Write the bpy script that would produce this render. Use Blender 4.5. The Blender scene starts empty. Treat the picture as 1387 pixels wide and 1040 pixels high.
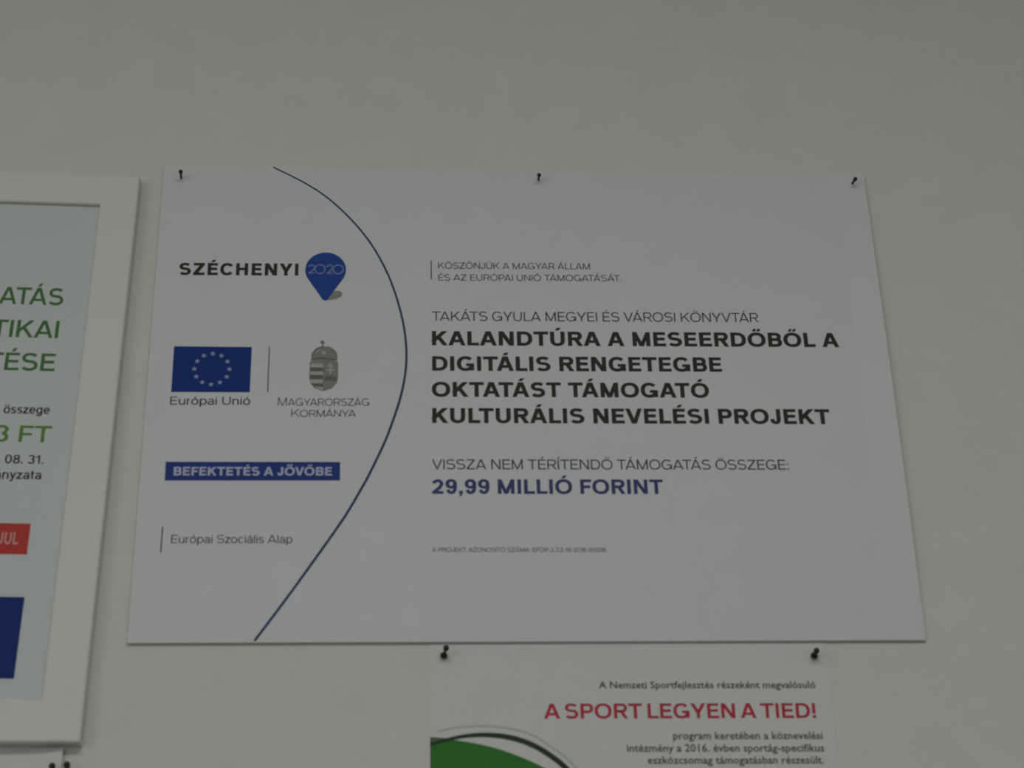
import bpy, bmesh, math
from math import sin, cos, pi, radians
from mathutils import Matrix, Vector, Euler

S = bpy.context.scene
COL = S.collection

# ---------------------------------------------------------------- camera
cd = bpy.data.cameras.new('camera')
cd.sensor_fit = 'HORIZONTAL'; cd.sensor_width = 36.0
cd.lens = 36.0 * 2484.79 / 1387.0
cd.clip_start = 0.02; cd.clip_end = 50
cd.dof.use_dof = True
cd.dof.focus_distance = 1.72
cd.dof.aperture_fstop = 8.0
cam = bpy.data.objects.new('camera', cd); COL.objects.link(cam)
cam.location = (-0.103026, -1.291087, 1.579510)
cam.rotation_euler = (2.0523547, 0.0238726, -0.0595144)
S.camera = cam

# ---------------------------------------------------------------- light, exposure
wd = bpy.data.worlds.new('room_light'); S.world = wd; wd.use_nodes = True
bg = wd.node_tree.nodes['Background']
bg.inputs[0].default_value = (0.86, 0.93, 1.0, 1); bg.inputs[1].default_value = 0.22

def area(name, loc, target, sx, sy, power, col):
    l = bpy.data.lights.new(name, 'AREA'); l.shape = 'RECTANGLE'; l.size = sx; l.size_y = sy
    l.energy = power; l.color = col
    o = bpy.data.objects.new(name, l); COL.objects.link(o); o.location = loc
    o.rotation_euler = (Vector(target) - Vector(loc)).to_track_quat('-Z', 'Y').to_euler()
    return o
area('window_daylight', (-2.0, -2.3, 2.1), (0.1, 0, 1.9), 1.3, 1.2, 6.2, (0.99, 1.0, 0.93))
area('ceiling_lamp', (0.05, -1.75, 3.02), (0.05, -1.75, 0), 1.6, 0.6, 17.5, (1.0, 1.0, 0.95))
S.view_settings.view_transform = 'Standard'
S.view_settings.look = 'None'
S.view_settings.gamma = 1.0
S.view_settings.use_curve_mapping = False
S.view_settings.exposure = 0.0

# ---------------------------------------------------------------- materials
def lin(c):
    return tuple((x/255/12.92 if x/255 <= .04045 else ((x/255+.055)/1.055)**2.4) for x in c)

def mat(name, rgb, rough=0.6, spec=0.3, noise=0.0, scale=60.0, bump=0.0, bscale=400.0, tint=None, coat=0.0):
    m = bpy.data.materials.new(name); m.use_nodes = True
    nt = m.node_tree; b = nt.nodes['Principled BSDF']
    b.inputs['Roughness'].default_value = rough
    b.inputs['Specular IOR Level'].default_value = spec
    b.inputs['Coat Weight'].default_value = coat
    tc = nt.nodes.new('ShaderNodeTexCoord')
    n = nt.nodes.new('ShaderNodeTexNoise'); n.inputs['Scale'].default_value = scale
    n.inputs['Detail'].default_value = 5; n.inputs['Roughness'].default_value = 0.65
    nt.links.new(tc.outputs['Object'], n.inputs['Vector'])
    mx = nt.nodes.new('ShaderNodeMix'); mx.data_type = 'RGBA'
    a = [x*(1-noise) for x in rgb]; c = [min(1, x*(1+noise)) for x in rgb]
    if tint:
        a = [x*t for x, t in zip(a, tint)]; c = [x/t for x, t in zip(c, tint)]
    mx.inputs[6].default_value = (*a, 1); mx.inputs[7].default_value = (*c, 1)
    nt.links.new(n.outputs['Fac'], mx.inputs[0])
    nt.links.new(mx.outputs[2], b.inputs['Base Color'])
    if bump:
        n2 = nt.nodes.new('ShaderNodeTexNoise'); n2.inputs['Scale'].default_value = bscale; n2.inputs['Detail'].default_value = 4
        nt.links.new(tc.outputs['Object'], n2.inputs['Vector'])
        bp = nt.nodes.new('ShaderNodeBump'); bp.inputs['Strength'].default_value = bump; bp.inputs['Distance'].default_value = 0.001
        nt.links.new(n2.outputs['Fac'], bp.inputs['Height']); nt.links.new(bp.outputs[0], b.inputs['Normal'])
    return m

def ink(name, rgb, rough=0.55):
    return mat(name, rgb, rough=rough, spec=0.12, noise=0.05, scale=150)

M = dict(
    wall=mat('painted_plaster_wall', (0.65, 0.638, 0.580), rough=0.85, spec=0.15, noise=0.05, scale=26, bump=0.35, bscale=160, tint=(0.985, 1.0, 0.985)),
    ceiling=mat('ceiling_paint', (0.72, 0.71, 0.68), rough=0.9, spec=0.1, noise=0.03),
    floor=mat('floor_vinyl', (0.32, 0.29, 0.25), rough=0.5, noise=0.1, scale=8),
    paper=mat('poster_paper', (0.632, 0.645, 0.64), rough=0.5, spec=0.25, noise=0.035, scale=30, tint=(1.015, 1.0, 0.985)),
    sheet=mat('thin_paper', (0.645, 0.648, 0.615), rough=0.6, spec=0.2, noise=0.03, scale=30),
    framepaper=mat('framed_paper', (0.575, 0.60, 0.59), rough=0.5, spec=0.25, noise=0.03, scale=28),
    edge=mat('poster_board_edge', (0.55, 0.54, 0.50), rough=0.8, spec=0.1),
    frame=mat('white_frame_paint', (0.675, 0.68, 0.62), rough=0.5, spec=0.3, noise=0.03, scale=22, bump=0.05, bscale=90),
    backing=mat('frame_backing_board', (0.30, 0.24, 0.18), rough=0.9),
    black=ink('black_ink', (0.035, 0.033, 0.030)),
    dark=ink('dark_grey_ink', (0.065, 0.063, 0.060)),
    grey=ink('grey_ink', (0.11, 0.108, 0.104)),
    mid=ink('mid_grey_ink', (0.26, 0.255, 0.24)),
    faint=ink('faint_grey_ink', (0.50, 0.51, 0.50)),
    navy=ink('navy_ink', (0.052, 0.060, 0.17)),
    arc=ink('arc_navy_ink', (0.035, 0.042, 0.13)),
    blue=ink('flag_blue_ink', (0.007, 0.032, 0.20)),
    pinblue=ink('pin_blue_ink', (0.018, 0.060, 0.28)),
    bannerblue=ink('banner_blue_ink', (0.022, 0.048, 0.22)),
    lilac=ink('lilac_white_ink', (0.46, 0.48, 0.62)),
    lilac2=ink('thin_lilac_ink', (0.17, 0.22, 0.46)),
    star=ink('star_ink', (0.30, 0.38, 0.50)),
    coat1=ink('coat_light_grey', (0.42, 0.42, 0.40)),
    coat2=ink('coat_mid_grey', (0.235, 0.235, 0.215)),
    coat3=ink('coat_dark_grey', (0.14, 0.14, 0.125)),
    green=ink('title_green_ink', (0.072, 0.175, 0.058)),
    lime=ink('sum_green_ink', (0.12, 0.25, 0.045)),
    red=ink('red_box_ink', (0.50, 0.05, 0.045)),
    pink=ink('pale_pink_ink', (0.66, 0.30, 0.28)),
    crimson=ink('title_red_ink', (0.47, 0.035, 0.065)),
    grass=ink('swoosh_green_ink', (0.035, 0.19, 0.035)),
    olive=ink('swoosh_olive_ink', (0.085, 0.15, 0.065)),
    swoosh=ink('swoosh_black_ink', (0.035, 0.05, 0.04)),
    fblue=ink('block_blue_ink', (0.009, 0.030, 0.17)),
    pin=mat('black_pin_plastic', (0.012, 0.012, 0.010), rough=0.35, spec=0.4),
    steel=mat('pin_steel', (0.30, 0.29, 0.28), rough=0.35, spec=0.5),
)
M['steel'].node_tree.nodes['Principled BSDF'].inputs['Metallic'].default_value = 0.9

# ---------------------------------------------------------------- helpers
# Wall coordinates: u right, v up in millimetres from the big poster's top left corner, d = distance off the wall.
def P(u, v, d):
    return Vector((u/1000 - 0.297, -d/1000, 2.46 + v/1000))

def root(name, u, v, label, cat, group=None):
    o = bpy.data.objects.new(name, None); COL.objects.link(o)
    o.empty_display_size = 0.02
    o.location = P(u, v, 0); o['label'] = label; o['category'] = cat
    if group: o['group'] = group
    return o

def mesh(name, verts, faces, m, parent=None, smooth=False):
    off = parent_world(parent) if parent else Vector((0, 0, 0))
    me = bpy.data.meshes.new(name)
    me.from_pydata([tuple(Vector(v) - off) for v in verts], [], faces)
    me.materials.append(m); me.update()
    o = bpy.data.objects.new(name, me); COL.objects.link(o)
    if parent: o.parent = parent
    if smooth:
        for p in me.polygons: p.use_smooth = True
    return o

def parent_world(p):
    v = Vector((0, 0, 0))
    while p: v = v + p.location; p = p.parent
    return v

def box(name, x0, x1, y0, y1, z0, z1, m, parent=None):
    vs = [(x, y, z) for x in (x0, x1) for y in (y0, y1) for z in (z0, z1)]
    fs = [(0,1,3,2), (4,6,7,5), (0,4,5,1), (2,3,7,6), (0,2,6,4), (1,5,7,3)]
    return mesh(name, vs, fs, m, parent)

def flat(name, polys, d, m, parent, label=None):
    """flat print: polys = lists of (u, v); laid at distance d off the wall"""
    vs, fs = [], []
    for poly in polys:
        a = sum(poly[i][0]*poly[(i+1) % len(poly)][1] - poly[(i+1) % len(poly)][0]*poly[i][1] for i in range(len(poly)))
        if a < 0: poly = poly[::-1]
        i = len(vs)
        dd = d(poly[0][0], poly[0][1]) if callable(d) else d
        vs += [P(u, v, dd + .003*(len(fs) % 37)) for u, v in poly]      # strokes of one letter a hair apart, so none coincide
        fs.append(tuple(range(i, i+len(poly))))
    o = mesh(name, vs, fs, m, parent)
    if label: o['label'] = label
    return o

def slab(name, quad, d0, d1, m, parent, n=1, bow=None):
    """a sheet with thickness from d0 to d1, quad = TL, TR, BR, BL in wall mm; bow(s, t) adds a distance off the wall"""
    vs = []
    f = bow or (lambda s, t: 0)
    for d in (d1, d0):
        for j in range(n+1):
            for i in range(n+1):
                s, t = i/n, j/n
                u = (1-t)*((1-s)*quad[0][0]+s*quad[1][0]) + t*((1-s)*quad[3][0]+s*quad[2][0])
                v = (1-t)*((1-s)*quad[0][1]+s*quad[1][1]) + t*((1-s)*quad[3][1]+s*quad[2][1])
                vs.append(P(u, v, d + f(s, t)))
    N = (n+1)**2; fs = []
    ix = lambda i, j: j*(n+1)+i
    for j in range(n):
        for i in range(n):
            q = (ix(i, j), ix(i, j+1), ix(i+1, j+1), ix(i+1, j))
            fs.append(q); fs.append(tuple(N+k for k in q[::-1]))
    for k in range(n):
        for a, b in ((ix(k+1, 0), ix(k, 0)), (ix(k, n), ix(k+1, n)), (ix(0, k), ix(0, k+1)), (ix(n, k+1), ix(n, k))):
            fs.append((b, a, a+N, b+N))
    return mesh(name, vs, fs, m, parent)

# ---------------------------------------------------------------- lettering: a drawn grotesque alphabet
class Pen:
    def __init__(s, w, t): s.w, s.t, s.p = w, t, []
    def V(s, x, y0, y1, w=None):                    # upright stem, left edge x
        w = w or s.w; s.p.append([(x, y0), (x+w, y0), (x+w, y1), (x, y1)])
    def H(s, x0, x1, y, t=None):                    # bar, lower edge y
        t = t or s.t; s.p.append([(x0, y), (x1, y), (x1, y+t), (x0, y+t)])
    def D(s, x0, y0, x1, y1, hw=None):              # diagonal cut level at both ends, centre line
        if hw is None:
            dx, dy = x1-x0, y1-y0; hw = s.w*math.hypot(dx, dy)/abs(dy)*0.97
        h = hw/2; s.p.append([(x0-h, y0), (x0+h, y0), (x1+h, y1), (x1-h, y1)])
    def B(s, pts, closed=False, k=1.0):             # curved band along a centre line
        n = len(pts); L, R = [], []
        for i, (x, y) in enumerate(pts):
            if closed: a, b = pts[(i-1) % n], pts[(i+1) % n]
            else: a, b = pts[max(i-1, 0)], pts[min(i+1, n-1)]
            tx, ty = b[0]-a[0], b[1]-a[1]; l = math.hypot(tx, ty) or 1
            nx, ny = -ty/l, tx/l; h = .5*k*math.hypot(s.w*nx, s.t*ny)
            L.append((x+nx*h, y+ny*h)); R.append((x-nx*h, y-ny*h))
        for i in range(n if closed else n-1):
            j = (i+1) % n; s.p.append([L[i], L[j], R[j], R[i]])
    def E(s, x0, x1, y0, y1, a0=0, a1=360, n=24, e=2.25, k=1.0):   # elliptic band inside the box
        cx, cy = (x0+x1)/2, (y0+y1)/2; rx, ry = (x1-x0-s.w*k)/2, (y1-y0-s.t*k)/2
        cl = abs(a1-a0) >= 360; m = n if cl else n+1
        f = lambda c: math.copysign(abs(c)**(2/e), c)
        s.B([(cx+rx*f(cos(radians(a0+(a1-a0)*i/n))), cy+ry*f(sin(radians(a0+(a1-a0)*i/n)))) for i in range(m)], cl, k)
    def bowl(s, x0, x1, y0, y1, right=True):        # straight-sided half bowl (D, B, P, R)
        r = min((y1-y0)/2, (x1-x0)); w, t = s.w, s.t
        xc = x1-r if right else x0+r
        rx, ry = r-w/2, (y1-y0-t)/2; cy = (y0+y1)/2
        f = lambda c: math.copysign(abs(c)**(2/2.25), c)
        sg = 1 if right else -1
        pts = [(xc+sg*rx*f(cos(a)), cy+ry*f(sin(a))) for a in [radians(-90+180*i/14) for i in range(15)]]
        s.B(pts)
        if right: s.H(x0, xc+.005, y0); s.H(x0, xc+.005, y1-t)
        else: s.H(xc-.005, x1, y0); s.H(xc-.005, x1, y1-t)
    def dot(s, x, y, r): s.p.append([(x-r, y-r), (x+r, y-r), (x+r, y+r), (x-r, y+r)])

def ess(g, W, y0, y1, k=1.0):
    w, t = g.w, g.t; H = y1-y0; m = y0+H*.52; ra = (W-w*k)*.47; rb = (W-w*k)*.5
    cx = W/2; pts = []
    rt = (y1-t/2-m)/2; rbm = (m-y0-t/2)/2
    for i in range(13):
        a = radians(28+(262-28)*i/12); pts.append((cx+ra*math.copysign(abs(cos(a))**.9, cos(a)), y1-t/2-rt+rt*math.copysign(abs(sin(a))**.9, sin(a))))
    for i in range(13):
        a = radians(82-(82+152)*i/12); pts.append((cx+rb*math.copysign(abs(cos(a))**.9, cos(a)), y0+t/2+rbm+rbm*math.copysign(abs(sin(a))**.9, sin(a))))
    g.B(pts, k=k)

def glyph(ch, w):
    t = w*.84; g = Pen(w, t); X = .735
    base = ch; acc = None
    for k, v in {'Á':'A\'','É':'E\'','Í':'I\'','Ó':'O\'','Ú':'U\'','Ö':'O:','Ü':'U:','Ő':'O"','Ű':'U"','á':'a\'','é':'e\'','í':'i\'','ó':'o\'','ö':'o:','ő':'o"','ü':'u:','ú':'u\''}.items():
        if ch == k: base, acc = v[0], v[1]
    b = base; sb = (.09, .09); o = .012
    if b == 'A':
        W = .98; h = w*.53; g.D(h, 0, W/2-w*.10, 1); g.D(W-h, 0, W/2+w*.10, 1); g.H(.5*W-.30*W, .5*W+.30*W, .215, t*.95); sb = (.015, .015)
    elif b == 'B':
        W = .80; g.V(0, 0, 1); g.bowl(w*.5, W-.04, .5-t*.5+.015, 1); g.bowl(w*.5, W, 0, .5+t*.5+.015); sb = (.09, .045)
    elif b == 'C': W = .95; g.E(0, W, -o, 1+o, 36, 324, 30); sb = (.05, .0)
    elif b == 'D': W = .88; g.V(0, 0, 1); g.bowl(w*.5, W, 0, 1); sb = (.09, .05)
    elif b == 'E': W = .72; g.V(0, 0, 1); g.H(0, W, 0); g.H(0, W-.02, 1-t); g.H(0, W-.06, .5-t*.42); sb = (.09, .05)
    elif b == 'F': W = .68; g.V(0, 0, 1); g.H(0, W, 1-t); g.H(0, W-.06, .47-t*.4); sb = (.09, .03)
    elif b == 'G':
        W = .98; g.E(0, W, -o, 1+o, 40, 345, 32); g.V(W-w, 0.03, .5); g.H(W*.53, W, .5-t*.9, t*.95); sb = (.05, .07)
    elif b == 'H': W = .84; g.V(0, 0, 1); g.V(W-w, 0, 1); g.H(0, W, .5-t*.4)
    elif b == 'I': W = w; g.V(0, 0, 1)
    elif b == 'J': W = .60; g.V(W-w, .28, 1); g.E(0, W, -o, .62, -185, 0, 16); sb = (.03, .085)
    elif b == 'K':
        W = .90; g.V(0, 0, 1); g.D(w*.35, .30, W-.03-w*.6, 1, w*1.32); g.D(W-w*.62, 0, W*.36+w*.15, .60, w*1.18); sb = (.09, .01)
    elif b == 'L': W = .66; g.V(0, 0, 1); g.H(0, W, 0); sb = (.09, .02)
    elif b == 'M': W = 1.02; g.V(0, 0, 1); g.V(W-w, 0, 1); g.D(W/2, 0, w*.52, 1, w*1.02); g.D(W/2, 0, W-w*.52, 1, w*1.02)
    elif b == 'N': W = .86; g.V(0, 0, 1); g.V(W-w, 0, 1); g.D(W-w*.58, 0, w*.58, 1, w*1.16)
    elif b == 'O': W = 1.04; g.E(0, W, -o, 1+o, n=36); sb = (.05, .05)
    elif b == 'P': W = .78; g.V(0, 0, 1); g.bowl(w*.5, W, .36, 1); sb = (.09, .03)
    elif b == 'R':
        W = .85; g.V(0, 0, 1); g.bowl(w*.5, W-.04, .40, 1); g.D(W-w*.56, 0, W*.55, .44, w*1.1); sb = (.09, .02)
    elif b == 'S': W = .84; ess(g, W, -o, 1+o); sb = (.045, .045)
    elif b == 'T': W = .84; g.V(W/2-w/2, 0, 1); g.H(0, W, 1-t); sb = (.02, .02)
    elif b == 'U': W = .84; g.V(0, .38, 1); g.V(W-w, .38, 1); g.E(0, W, -o, .80, -180, 0, 18); sb = (.085, .085)
    elif b == 'V': W = .94; g.D(W/2-w*.06, 0, w*.53, 1); g.D(W/2+w*.06, 0, W-w*.53, 1); sb = (.01, .01)
    elif b == 'Y': W = .92; g.V(W/2-w/2, 0, .44); g.D(W/2, .36, w*.56, 1, w*1.14); g.D(W/2, .36, W-w*.56, 1, w*1.14); sb = (.01, .01)
    elif b == 'Z': W = .80; g.H(0, W, 0); g.H(.02, W-.01, 1-t); g.D(w*.68, t*.8, W-w*.70, 1-t*.8, w*1.32); sb = (.045, .045)
    elif b == '0': W = .70; g.E(0, W, -o, 1+o, n=30); sb = (.06, .06)
    elif b == '1': W = .42; g.V(W-w, 0, 1); g.B([(.0, .74), (W*.35, .79), (W-w*.8, .93)], k=.8); sb = (.05, .12)
    elif b == '2':
        W = .70; r = (W-w)/2
        pts = [(W/2+r*cos(radians(a)), .69+(.31-t/2)*sin(radians(a))) for a in range(172, -20, -16)]
        pts += [(W*.66, .42), (W*.44, .29), (w*.62, .13), (w*.5, t*.5)]
        g.B(pts); g.H(0, W, 0); sb = (.06, .06)
    elif b == '3': W = .70; g.E(.03, W-.03, .47, 1+o, 160, -85, 18); g.E(0, W, -o, .53+t*.3, 85, -160, 20); sb = (.055, .055)
    elif b == '8': W = .70; g.E(.03, W-.03, .48, 1+o, n=22); g.E(0, W, -o, .53+t*.3, n=24); sb = (.055, .055)
    elif b == '9': W = .70; g.E(0, W, .36, 1+o, n=26); g.E(0, W, -o, 1+o, 30, -150, 22); sb = (.055, .055)
    elif b == '6': W = .70; g.E(0, W, -o, .64, n=26); g.E(0, W, -o, 1+o, 30, 210, 22); sb = (.055, .055)
    elif b == '5': W = .68; g.H(.08, W-.03, 1-t); g.V(.07, .50, 1, w*.8); g.E(0, W, -o, .67, 130, -155, 22); sb = (.055, .055)
    elif b == '.': W = w; g.V(0, 0, w*.95); sb = (.07, .07)
    elif b == ',': W = w; g.V(0, 0, w*.95); g.D(w*.3, -.17, w*.7, .02, w*.55); sb = (.07, .07)
    elif b == ':': W = w; g.V(0, 0, w*.95); g.V(0, .50, .50+w*.95); sb = (.09, .07)
    elif b == '!': W = w; g.V(0, 0, w*.95); g.V(0, .30, 1); sb = (.09, .09)
    elif b == '-': W = .34; g.H(0, W, .33); sb = (.04, .04)
    elif b == ' ': W = .36; sb = (.0, .0)
    # lower case
    elif b == 'a':
        W = .62; g.V(W-w, 0, .46); g.E(.02, W, .25, X+o, 165, 0, 14); g.E(0, W, -o, .44, n=20, e=2.4); sb = (.045, .06)
    elif b == 'c': W = .62; g.E(0, W, -o, X+o, 42, 318, 24); sb = (.045, .03)
    elif b == 'd': W = .68; g.V(W-w, 0, 1); g.E(0, W, -o, X+o, n=24); sb = (.045, .075)
    elif b == 'b': W = .68; g.V(0, 0, 1); g.E(0, W, -o, X+o, n=24); sb = (.075, .045)
    elif b == 'e': W = .66; g.E(0, W, -o, X+o, 0, 320, 26); g.H(w*.4, W-w*.05, X/2-t*.45, t*.9); sb = (.045, .04)
    elif b == 'g': W = .67; g.V(W-w, -.06, X); g.E(0, W, 0, X+o, n=24); g.E(0.02, W, -.27, .3, -165, 0, 14); sb = (.045, .075)
    elif b == 'i': W = w; g.V(0, 0, X); g.V(0, 1-t*.95, 1) if not acc else None; sb = (.08, .08)
    elif b == 'l': W = w; g.V(0, 0, 1); sb = (.08, .08)
    elif b == 'n': W = .63; g.V(0, 0, X); g.V(W-w, 0, .44); g.E(0, W, .14, X+o, 0, 165, 14); sb = (.075, .07)
    elif b == 'o': W = .70; g.E(0, W, -o, X+o, n=26); sb = (.045, .045)
    elif b == 'p': W = .68; g.V(0, -.27, X); g.E(0, W, -o, X+o, n=24); sb = (.075, .045)
    elif b == 'r': W = .38; g.V(0, 0, X); g.E(0, W*1.5, .14, X+o, 175, 92, 8); sb = (.075, .01)
    elif b == 's': W = .58; ess(g, W, -o, X+o, k=.95); sb = (.035, .035)
    elif b == 't': W = .40; g.V(.10, .16, .93); g.H(0, W-.02, X-t*.9, t*.9); g.E(.10, W+.22, -o, .45, 180, 262, 8); sb = (.02, .03)
    elif b == 'u': W = .63; g.V(0, .28, X); g.V(W-w, 0, X); g.E(0, W, -o, .60, -180, -10, 14); sb = (.07, .075)
    elif b == 'y': W = .64; g.D(W/2+.01, .02, w*.52, X); g.D(W*.30, -.27, W-w*.52, X); g.H(.05, W*.36, -.27); sb = (.01, .01)
    elif b == 'z': W = .57; g.H(0, W, 0); g.H(.01, W-.01, X-t); g.D(w*.66, t*.7, W-w*.68, X-t*.7, w*1.25); sb = (.035, .035)
    else: W = .5
    top = 1.0 if base.isupper() else X
    cx = W/2
    if acc == "'": g.D(cx-.03, top+.08, cx+.11, top+.27, max(w*.95, .09))
    if acc == ':':
        r = max(w*.46, .05)
        for q in (-.155, .155): g.dot(cx+q, top+.085+r, r)
    if acc == '"':
        for q in (-.14, .10): g.D(cx+q, top+.08, cx+q+.10, top+.27, max(w*.72, .08))
    return g.p, W, sb

KERN = {('A','T'):-.11, ('T','A'):-.11, ('Á','T'):-.11, ('T','Á'):-.11, ('V','Á'):-.10, ('L','T'):-.12, ('Y','A'):-.10, ('L','Y'):-.1,
        ('K','O'):-.04, ('F','O'):-.02, ('Y','V'):0.02, ('V','Ő'):-.04, ('Ö','V'):-.04, ('Z','Á'):-.02, ('P','A'):-.08}

def text(name, s, u0, v0, u1, v1, cap, w, m, d, parent, track=0.0, label=None, space=None, small=None):
    """one printed line: from (u0,v0) to (u1,v1) along the baseline, cap height in mm, w = stem weight"""
    x = 0; items = []; prev = None; first = True; end = 0
    for ch in s:
        sc = 1.0; c2 = ch
        if small and ch != s[0] and ch.isalpha(): sc = small
        polys, W, sb = glyph(c2, w/sc)
        if ch == ' ' and space: W = space
        if prev and (prev, ch) in KERN: x += KERN[(prev, ch)]
        if not first: x += sb[0]*sc+track
        first = False
        items += [[(x+px*sc, py*sc) for px, py in p] for p in polys]
        end = x+W*sc
        x = end+sb[1]*sc; prev = ch
    L = math.hypot(u1-u0, v1-v0); cx, cy = (u1-u0)/L, (v1-v0)/L; k = L/end
    out = [[(u0+px*k*cx-py*cap*cy, v0+px*k*cy+py*cap*cx) for px, py in p] for p in items]
    return flat(name, out, d, m, parent, label)

def gill(name, s, u0, v0, u1, v1, cap, m, d, parent, off=0.0, label=None):
    """small print set in Blender's own built-in typeface, turned into a mesh"""
    c = bpy.data.curves.new(name, 'FONT'); c.body = s; c.offset = off; c.resolution_u = 2
    t = bpy.data.objects.new(name, c); COL.objects.link(t)
    dg = bpy.context.evaluated_depsgraph_get()
    me = bpy.data.meshes.new_from_object(t.evaluated_get(dg))
    bpy.data.objects.remove(t)
    xs = [v.co.x for v in me.vertices]; a, b = min(xs), max(xs)
    L = math.hypot(u1-u0, v1-v0); cx, cy = (u1-u0)/L, (v1-v0)/L; k = L/(b-a); ky = cap/0.70
    offv = parent_world(parent)
    for v in me.vertices:
        px, py = (v.co.x-a)*k, v.co.y*ky
        v.co = P(u0+px*cx-py*cy, v0+px*cy+py*cx, d) - offv
    me.materials.clear(); me.materials.append(m)
    o = bpy.data.objects.new(name, me); COL.objects.link(o); o.parent = parent
    if label: o['label'] = label
    return o

def smooth_curve(pts, n=6):
    out = []
    for i in range(len(pts)-1):
        p0 = pts[max(i-1, 0)]; p1 = pts[i]; p2 = pts[i+1]; p3 = pts[min(i+2, len(pts)-1)]
        for j in range(n):
            t = j/n
            out.append(tuple(.5*((2*p1[k])+(-p0[k]+p2[k])*t+(2*p0[k]-5*p1[k]+4*p2[k]-p3[k])*t*t+(-p0[k]+3*p1[k]-3*p2[k]+p3[k])*t**3) for k in (0, 1)))
    out.append(pts[-1]); return out

def ribbon(pts, width):
    n = len(pts); out = []; L = []; R = []
    for i, (x, y) in enumerate(pts):
        a, b = pts[max(i-1, 0)], pts[min(i+1, n-1)]; tx, ty = b[0]-a[0], b[1]-a[1]; l = math.hypot(tx, ty)
        h = width(i/(n-1))/2 if callable(width) else width/2
        L.append((x-ty/l*h, y+tx/l*h)); R.append((x+ty/l*h, y-tx/l*h))
    return [[L[i], L[i+1], R[i+1], R[i]] for i in range(n-1)]

# ---------------------------------------------------------------- the setting
o = box('wall_back', -3.2, 3.2, 0.0, 0.12, 0.0, 3.05, M['wall']); o['kind'] = 'structure'
o = box('floor', -3.2, 3.2, -4.2, 0.12, -0.1, 0.0, M['floor']); o['kind'] = 'structure'
o = box('ceiling', -3.2, 3.2, -4.2, 0.12, 3.05, 3.15, M['ceiling']); o['kind'] = 'structure'

# ---------------------------------------------------------------- the big information poster
D = 3.0; PR = D+.12; PR2 = D+.27
big = root('information_poster', 297, -420.5, 'large white landscape poster with a thin navy arc and bold black heading', 'poster')
def bow(s, t):
    e = max(0, (s-.957)/.043); return 2.6*e*e*sin(pi*min(1, max(0, t)))
slab('board', [(.3, -1.8), (593.4, -2.2), (593.2, -420.5), (.2, -421.2)], .9, D, M['paper'], big, n=24, bow=bow)
T = lambda *a, **k: text('lettering', *a, **k)
T("SZÉCHENYI", 18.78, -108.15, 115.08, -107.70, 11.4, .245, M['black'], PR, big, track=.07, label='bold black spaced capitals left of the blue marker')
T("Európai Unió", 19.08, -225.98, 81.11, -225.78, 7.13, .13, M['black'], PR, big, label='small dark line under the blue flag')
T("MAGYARORSZÁG", 102.70, -226.29, 173.97, -225.96, 7.3, .10, M['dark'], PR, big, small=.86, label='small capitals under the coat of arms, upper line')
T("KORMÁNYA", 113.47, -236.04, 163.72, -235.75, 6.9, .10, M['dark'], PR, big, small=.86, label='small capitals under the coat of arms, lower line')
T("Európai Szociális Alap", 27.00, -342.53, 117.67, -342.50, 6.66, .12, M['dark'], PR, big, label='small dark grey line at the lower left')
T("KÖSZÖNJÜK A MAGYAR ÁLLAM", 228.75, -99.66, 353.90, -98.96, 5.9, .13, M['grey'], PR, big, label='thin grey capitals, upper line')
T("ÉS AZ EURÓPAI UNIÓ TÁMOGATÁSÁT.", 228.81, -111.0, 379.42, -110.00, 5.9, .13, M['grey'], PR, big, label='thin grey capitals, second line')
T("TAKÁTS GYULA MEGYEI ÉS VÁROSI KÖNYVTÁR", 223.55, -148.75, 490.04, -147.48, 8.6, .125, M['dark'], PR, big, label='thin dark grey capitals above the heading')
for s, a in (("KALANDTÚRA A MESEERDŐBŐL A", (223.47, -171.37, 554.33, -170.15, 13.1)),
             ("DIGITÁLIS RENGETEGBE", (223.50, -194.38, 456.34, -193.60, 13.1)),
             ("OKTATÁST TÁMOGATÓ", (223.24, -217.61, 444.28, -217.15, 13.2)),
             ("KULTURÁLIS NEVELÉSI PROJEKT", (223.45, -240.79, 539.65, -239.99, 13.2))):
    T(s, *a, .24, M['black'], PR, big, label='bold black heading, line reading ' + s.split()[0])
T("VISSZA NEM TÉRÍTENDŐ TÁMOGATÁS ÖSSZEGE:", 223.13, -280.70, 502.32, -280.0, 8.5, .13, M['dark'], PR, big, label='thin dark grey capitals above the navy sum')
T("29,99 MILLIÓ FORINT", 223.05, -301.51, 402.11, -301.13, 12.3, .225, M['navy'], PR, big, label='bold navy sum')
T("A PROJEKT AZONOSÍTÓ SZÁMA: EFOP-3.3.2-16-2016-00006", 222.87, -349.45, 355.14, -349.50, 3.5, .13, M['grey'], PR, big, label='tiny grey line at the bottom')
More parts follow.
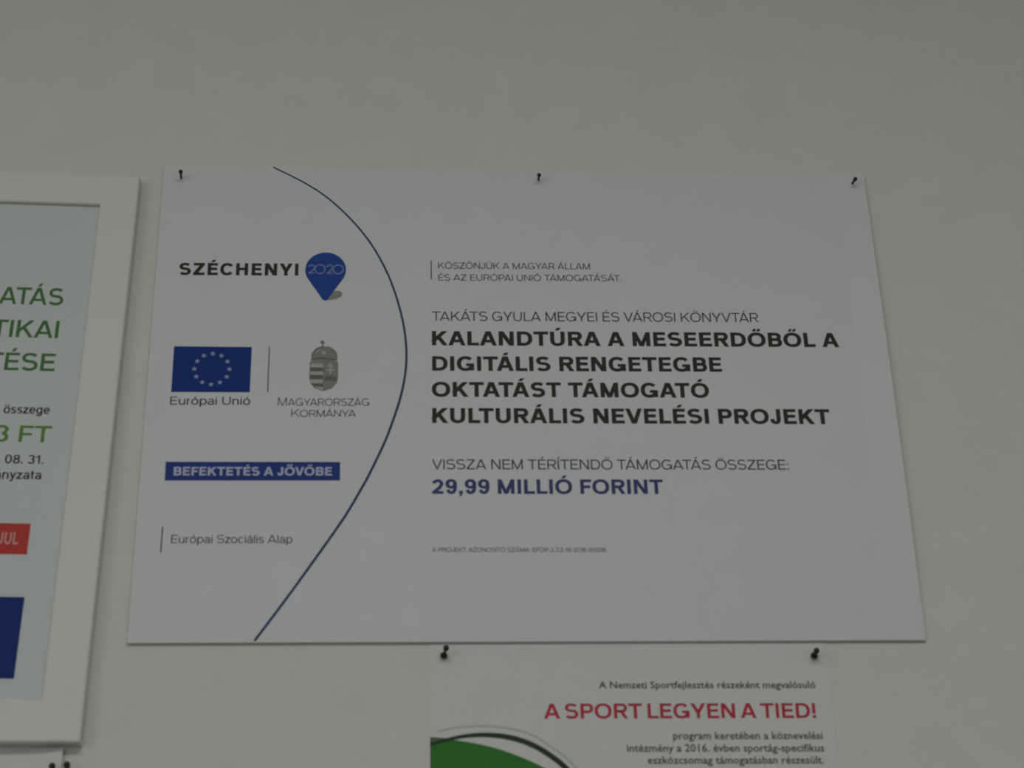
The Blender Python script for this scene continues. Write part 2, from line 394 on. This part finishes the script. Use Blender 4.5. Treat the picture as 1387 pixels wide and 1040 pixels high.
# map-marker emblem
cx, cy, r = 137.1, -102.0, 16.5
tipx, tipy = 137.3, -131.0
ta = radians(-33)
mk = [(cx+r*cos(a), cy+r*sin(a)) for a in [ta+(pi-2*ta)*i/40 for i in range(41)]]
mk += [(tipx-1.9, tipy+1.0), (tipx-.8, tipy+.2), (tipx+.8, tipy+.2), (tipx+1.9, tipy+1.0)]
em = flat('marker_emblem', [mk], PR2, M['pinblue'], big, 'blue map marker reading 2020')
flat('marker_shadow', [smooth_curve([(136.9, -130.9), (141.5, -130.3), (146.5, -129.2), (150.0, -127.0), (151.0, -124.4), (149.6, -122.3), (146.4, -121.6), (143.0, -122.9)], 4)], PR, M['mid'], big, 'grey leaf shape beside the marker tip')
def thin2020():
    g = Pen(.15, .13); x = 0
    for k in range(2):
        W = .78; r_ = .30
        pts = [(x+.36+r_*cos(radians(a)), .66+.28*sin(radians(a))) for a in range(165, -30, -15)] + [(x+.42, .32), (x+.14, .08)]
        g.B(pts); g.H(x+.06, x+.66, 0); x += .62
        g.E(x, x+1.15, -.04, 1.04, n=30, e=2); x += 1.16
    return g.p, x
tp, tw = thin2020()
flat('lettering', [[(122.6+px*(152.2-122.6)/tw, -106.0+py*8.9) for px, py in p] for p in tp], PR2+.1, M['lilac2'], em, 'thin lilac numerals')
# flag
fl = flat('flag_emblem', [[(19.1, -174.1), (80.4, -174.2), (80.4, -214.7), (19.3, -214.9)]], PR, M['blue'], big, 'blue flag with a ring of twelve pale stars')
for k in range(12):
    a0 = pi/2-k*pi/6; sx, sy = 49.9+13.75*cos(a0), -194.35+13.75*sin(a0)
    star = []
    for i in range(10):
        rr = 2.35 if i % 2 == 0 else 1.0; a = pi/2+i*pi/5; star.append((sx+rr*cos(a), sy+rr*sin(a)))
    flat('star', [star], PR2, M['star'], fl)
flat('divider_line', [[(93.85, -173.7), (94.65, -173.7), (94.75, -214.4), (93.95, -214.4)]], PR, M['dark'], big, 'thin upright line between flag and coat of arms')
# coat of arms in greys
shield = [(126.6, -187.0), (126.4, -201.5), (127.6, -206.6), (131.0, -210.8), (137.8, -213.2), (144.4, -210.9), (148.0, -206.6), (149.2, -201.5), (149.0, -187.0), (144, -185.4), (137, -184.8), (131, -185.6)]
ct = flat('coat_of_arms', [shield], PR, M['coat2'], big, 'grey crowned coat of arms')
bars = [(-187.0, -189.0, 'coat2'), (-189.0, -192.3, 'coat1'), (-192.3, -195.8, 'coat3'), (-195.8, -198.9, 'coat1'), (-198.9, -203.0, 'coat3'), (-203.0, -206.4, 'coat1')]
for v0, v1, mm in bars:
    if mm != 'coat2': flat('stripe', [[(127.2, v0), (137.2, v0), (137.3, v1), (127.3+(.6 if v1 < -205 else 0), v1)]], PR2, M[mm], ct)
flat('stripe', [[(128.3, -206.4), (137.4, -206.4), (137.5, -209.6), (131.0, -209.6)]], PR2, M['coat3'], ct)
flat('stripe', [[(131.0, -209.6), (137.5, -209.6), (137.6, -212.3), (134.0, -211.6)]], PR2, M['coat1'], ct)
flat('double_cross', [[(142.3, -188.0), (143.6, -188.0), (143.6, -199.0), (142.3, -199.0)], [(140.6, -190.2), (145.3, -190.2), (145.3, -191.4), (140.6, -191.4)], [(139.8, -193.8), (146.1, -193.8), (146.1, -195.1), (139.8, -195.1)]], PR2, M['coat1'], ct, 'light double cross')
flat('hills', [smooth_curve([(138.2, -203.6), (139.3, -200.6), (140.8, -199.8), (142.0, -200.9), (143.0, -198.6), (144.2, -199.4), (145.2, -200.9), (146.6, -199.9), (148.2, -202.4), (148.3, -204.2)], 3)], PR2, M['coat3'], ct, 'dark triple hill')
crown = flat('crown', [[(127.6, -185.8), (128.2, -180.6), (129.6, -177.2), (132.6, -174.3), (136.6, -173.0), (141.0, -173.6), (144.6, -175.8), (147.2, -179.4), (148.0, -182.4), (148.0, -185.6), (137, -184.4)]], PR2, M['coat2'], ct, 'grey crown with a leaning cross')
ct2 = crown
flat('crown_cross', [[(136.0, -173.4), (137.0, -173.4), (136.5, -167.6), (135.5, -167.6)], [(134.4, -168.9), (138.2, -169.3), (138.2, -170.4), (134.4, -170.0)]], PR2, M['coat3'], ct)
flat('crown_band', ribbon([(127.5, -185.6), (132, -184.4), (137, -184.0), (143, -184.5), (148, -185.4)], 1.1) + ribbon(smooth_curve([(127.9, -183), (129.0, -178.6), (132.0, -175.2), (136.4, -173.2)], 4), .7) + ribbon(smooth_curve([(140.2, -173.4), (144.6, -175.9), (147.2, -179.5), (147.9, -184)], 4), .7), PR2+.1, M['coat3'], ct)
flat('crown_gem', [[(137.6+1.7*cos(a*pi/6), -179.0+1.8*sin(a*pi/6)) for a in range(12)], [(131.0, -177.8), (134.6, -175.6), (135.2, -176.4), (131.6, -178.8)]], PR2+.1, M['coat1'], ct)
# slogan banner
bn = flat('slogan_banner', [[(18.9, -275.2), (152.3, -274.8), (152.4, -290.5), (19.2, -291.0)]], PR, M['bannerblue'], big, 'dark blue banner with pale capitals')
text('lettering', "BEFEKTETÉS A JÖVŐBE", 25.54, -286.8, 146.24, -286.50, 7.3, .24, M['lilac'], PR2, bn, label='pale lilac capitals')
flat('rule_line', [[(19.6, -329.0), (20.5, -329.0), (20.3, -350.2), (19.4, -350.2)]], PR, M['dark'], big, 'short upright rule at the lower left')
flat('rule_line', [[(222.7, -91.9), (223.5, -91.9), (223.5, -110.2), (222.7, -110.2)]], PR, M['dark'], big, 'short upright rule beside the thin grey capitals')
arc = [(91.0, -2.0), (115.5, -16.0), (134.3, -29.6), (148.9, -43.8), (163.2, -61.0), (175.9, -80.4), (186.8, -103.2), (194.3, -125.2), (200.0, -149.0), (202.5, -167.6), (203.1, -183.5), (201.8, -200.4), (198.7, -217.3), (194.3, -233.6), (187.0, -256.0), (175.9, -282.6), (168.6, -297.9), (155.8, -322.0), (134.4, -356.3), (111.8, -391.2), (92.4, -419.9)]
flat('arc_line', ribbon(smooth_curve(arc, 6), lambda s: 1.25+.65*min(1, s*1.6)), PR, M['arc'], big, 'thin navy arc sweeping from top to bottom edge')

# ---------------------------------------------------------------- the lower poster
low = root('sports_poster', 369, -842, 'white portrait poster with red heading and green swoosh, tucked under the large poster', 'poster')
slab('sheet', [(221.3, -419.0), (517.3, -418.4), (516.6, -842), (220.6, -842)], .04, .3, M['sheet'], low)
LP = .42; LP2 = .56; LP3 = .70
T("A SPORT LEGYEN A TIED!", 303.88, -478.95, 504.18, -479.45, 11.3, .20, M['crimson'], LP, low, space=.22, label='bold red heading')
for s, a in (("A Nemzeti Sportfejlesztés részeként megvalósuló", (344.96, -456.2, 506.22, -456.7, 5.3)),
             ("program keretében a köznevelési", (397.52, -494.85, 507.46, -495.35, 5.6)),
             ("intézmény a 2016. évben sportág-specifikus", (363.26, -503.9, 507.70, -504.6, 5.6)),
             ("eszközcsomag támogatásban részesült.", (377.89, -512.9, 506.55, -513.55, 5.6))):
    gill('lettering', s, *a, M['dark'], LP, low, off=.014, label='small dark line beginning with ' + s.split()[0])
gr = smooth_curve([(221.1, -492.2), (241.9, -494.9), (256, -497.6), (269.4, -501.0), (283.2, -506.0), (294.5, -511.0), (304.8, -516.4), (318, -525), (331, -537), (341, -552), (347, -572), (345, -600), (333, -628), (310, -655), (270, -676), (220.9, -684)], 4)
flat('green_swoosh', [gr+[(220.9, -600)]], LP, M['grass'], low, 'solid green rounded shape at the left edge')
bl = smooth_curve([(221.1, -497.6), (237.3, -493.2), (250.0, -491.2), (262.8, -490.9), (275.4, -492.2), (286.9, -495.2), (298.3, -500.3), (309.6, -507.9), (318.0, -515.3), (332, -531), (345, -554), (352, -585), (349, -620), (335, -655), (308, -690)], 4)
up = [(221.1, -492.2), (230, -493.2), (238.5, -494.4), (237.3, -493.6), (221.1, -497.6)]
flat('olive_sliver', [up[::-1]], LP2, M['olive'], low, 'dull olive sliver above the black line')
flat('black_swoosh_line', ribbon(bl, lambda s: 1.9+1.9*min(1, s*3.2)), LP3, M['swoosh'], low, 'thick black curved line')
flat('faint_swoosh_line', ribbon(smooth_curve([(225.8, -488.3), (237, -485.6), (248.96, -484.3), (262.86, -484.1), (279.05, -486.0), (295.1, -491.0), (306.5, -498.6), (320, -509), (336, -528)], 4), 1.1), LP2, M['faint'], low, 'faint grey curved line outside the black one')

# ---------------------------------------------------------------- the framed poster on the left
FD = 11.0; FP = 8.0
fr = root('framed_poster', -205, -500, 'white framed poster with green capitals and a red box, at the left', 'picture')
oTR, oBR = (-17.6, -18.4), (-26.4, -497.4)
oTL, oBL = (-379.0, -5.8), (-388.0, -493.6)
iTR, iBR = (-48.1, -46.2), (-55.7, -466.4)
iTL, iBL = (-347.5, -38.5), (-356.0, -460.5)
def rail(a, b, c, d_):
    """outer a-b, inner c-d: mitred moulding with a small bevel on the front edges"""
    lerp = lambda p, q, t: (p[0]+(q[0]-p[0])*t, p[1]+(q[1]-p[1])*t)
    e = .035
    prof = lambda o_, i_: [P(*o_, .6), P(*o_, FD-.8), P(*lerp(o_, i_, e), FD), P(*lerp(o_, i_, 1-e), FD), P(*i_, FD-.8), P(*i_, FP-1.0), P(*lerp(o_, i_, .6), .6)]
    A, B_ = prof(a, c), prof(b, d_); n = len(A)
    fs = [(i, (i+1) % n, n+(i+1) % n, n+i) for i in range(n)] + [tuple(range(n))[::-1], tuple(range(n, 2*n))]
    ob = mesh('rail', A+B_, fs, M['frame'], fr)
    bm = bmesh.new(); bm.from_mesh(ob.data); bmesh.ops.recalc_face_normals(bm, faces=bm.faces); bm.to_mesh(ob.data); bm.free()
    return ob
rail(oTL, oTR, iTL, iTR); rail(oTR, oBR, iTR, iBR); rail(oBR, oBL, iBR, iBL); rail(oBL, oTL, iBL, iTL)
slab('backing_board', [(iTL[0]-6, iTL[1]+6), (iTR[0]+6, iTR[1]+6), (iBR[0]+6, iBR[1]-6), (iBL[0]-6, iBL[1]-6)], 2.0, 6.9, M['backing'], fr)
slab('printed_sheet', [(iTL[0]-4, iTL[1]+4), (iTR[0]+4, iTR[1]+4), (iBR[0]+4, iBR[1]-4), (iBL[0]-4, iBL[1]-4)], 6.95, 7.4, M['framepaper'], fr)
FQ = 7.52; FQ2 = 7.68
for s, a, w, mm, lab in (
    ("ATÁS", (-120.93, -138.97, -70.39, -140.07, 15.5), .175, 'green', 'green capitals, top line'),
    ("TIKAI", (-124.03, -168.83, -71.59, -170.03, 15.5), .175, 'green', 'green capitals, second line'),
    ("TÉSE", (-125.23, -198.4, -71.69, -199.5, 15.5), .175, 'green', 'green capitals, third line'),
    ("összege", (-107.05, -236.45, -71.89, -236.85, 7.4), .17, 'black', 'small black word under the green capitals'),
    ("3 FT", (-112.14, -260.63, -68.79, -261.32, 14.0), .175, 'lime', 'yellowish green sum'),
    (". 08. 31.", (-106.65, -278.9, -72.79, -279.4, 7.3), .17, 'black', 'small black date'),
    ("ányzata", (-108.15, -291.89, -73.09, -292.29, 7.4), .17, 'black', 'small black word under the date')):
    text('lettering', s, *a, w, M[mm], FQ, fr, label=lab)
rb = flat('red_box', [[(-139.61, -327.55), (-77.28, -328.75), (-77.68, -353.62), (-140.01, -352.42)]], FQ, M['red'], fr, 'red box with pale pink capitals')
text('lettering', "JUL", -100.26, -345.23, -85.17, -345.73, 9.8, .22, M['pink'], FQ2, rb, label='narrow pale pink capitals')
flat('blue_block', [[(-149.6, -385.88), (-76.08, -387.28), (-77.58, -449.6), (-151.0, -448.21)]], FQ, M['fblue'], fr, 'dark blue block at the bottom of the print')

# ---------------------------------------------------------------- sheet hanging below the frame
sh = root('notice_sheet', -150, -800, 'plain pale sheet pinned to the wall below the white frame', 'notice')
slab('sheet', [(-336, -499.5), (-39.0, -499.5), (-37.8, -800), (-334.8, -800)], .1, .4, M['sheet'], sh, n=20, bow=lambda s, t: 3.0*max(0, (s-.9)/.1)**2)

# ---------------------------------------------------------------- push pins
def lathe(prof, base, axis, seg=20):
    """prof = (radius, height) in mm around the line through base along axis"""
    ax = axis.normalized(); e1 = ax.orthogonal().normalized(); e2 = ax.cross(e1)
    vs, fs = [], []
    for r_, h in prof:
        for k in range(seg):
            a = 2*pi*k/seg; vs.append(base + ax*h/1000 + (e1*cos(a)+e2*sin(a))*max(r_, .001)/1000)
    for i in range(len(prof)-1):
        for k in range(seg):
            k2 = (k+1) % seg; fs.append((i*seg+k, i*seg+k2, (i+1)*seg+k2, (i+1)*seg+k))
    fs.append(tuple(range(seg))[::-1]); fs.append(tuple((len(prof)-1)*seg+k for k in range(seg)))
    return vs, fs

def pushpin(u, v, d, hu, hv, L, s, fat, label, group='black push pins'):
    """pin at (u, v) on the surface d off the wall; its head centre stands L further out at (hu, hv)"""
    base = P(u, v, d); head = P(hu, hv, d+L); ax = head-base; H = ax.length*1000
    r = root('push_pin', u, v, label, 'pin', group)
    r.location = base
    R_ = s
    if fat:   # collar, waist and head
        col = [(R_*1.15, 0.9), (R_*1.25, 1.3), (R_*1.25, 2.2), (R_*1.0, 3.2), (R_*.60, 4.3), (R_*.42, 5.2)]
        hd = [(R_*.42, 5.0), (R_*.42, H-R_*1.4), (R_*.75, H-R_*1.0), (R_*.98, H-R_*.4), (R_, H), (R_*.92, H+R_*.45), (R_*.6, H+R_*.8), (R_*.1, H+R_*.9)]
    else:     # small ball head on a tapering body
        col = [(R_*.45, 0.5), (R_*.55, 0.8), (R_*.55, 1.6), (R_*.52, 2.6)]
        hd = [(R_*.52, 2.5), (R_*.62, H-R_*1.5), (R_*.85, H-R_*.7), (R_, H), (R_*.9, H+R_*.45), (R_*.6, H+R_*.8), (R_*.1, H+R_*.95)]
    for nm, pr, mm in (('needle', [(.35, -1.0), (.45, -.3), (.45, 1.4)], 'steel'), ('collar', col, 'pin'), ('head', hd, 'pin')):
        vs, fs = lathe(pr, base, ax)
        ob = mesh(nm, vs, fs, M[mm], r, smooth=True)
        bm = bmesh.new(); bm.from_mesh(ob.data); bmesh.ops.recalc_face_normals(bm, faces=bm.faces); bm.to_mesh(ob.data); bm.free()
    return r
pushpin(15.3, -14.4, D, 15.75, -13.9, 9, 1.8, False, 'small black pin in the top left corner of the large poster')
pushpin(313.8, -11.5, D, 313.9, -11.7, 8, 1.75, False, 'small black pin in the middle of the large poster\'s top edge')
pushpin(582.6, -10.5, D, 583.4, -11.4, 8, 1.8, False, 'small black pin in the top right corner of the large poster')
pushpin(231.0, -431.7, .5, 232.75, -428.4, 10, 2.2, True, 'black push pin at the left, just under the large poster\'s lower edge')
pushpin(507.2, -432.3, .5, 507.6, -430.9, 9, 2.2, True, 'black push pin at the right, just under the large poster\'s lower edge')
pushpin(-45.6, -516.4, 1.2, -44.2, -514.4, 9, 2.4, True, 'black push pin near the sheet corner below the white frame')
pushpin(-35.0, -516.2, .1, -34.2, -513.2, 9, 2.4, True, 'black push pin just right of the sheet below the white frame')
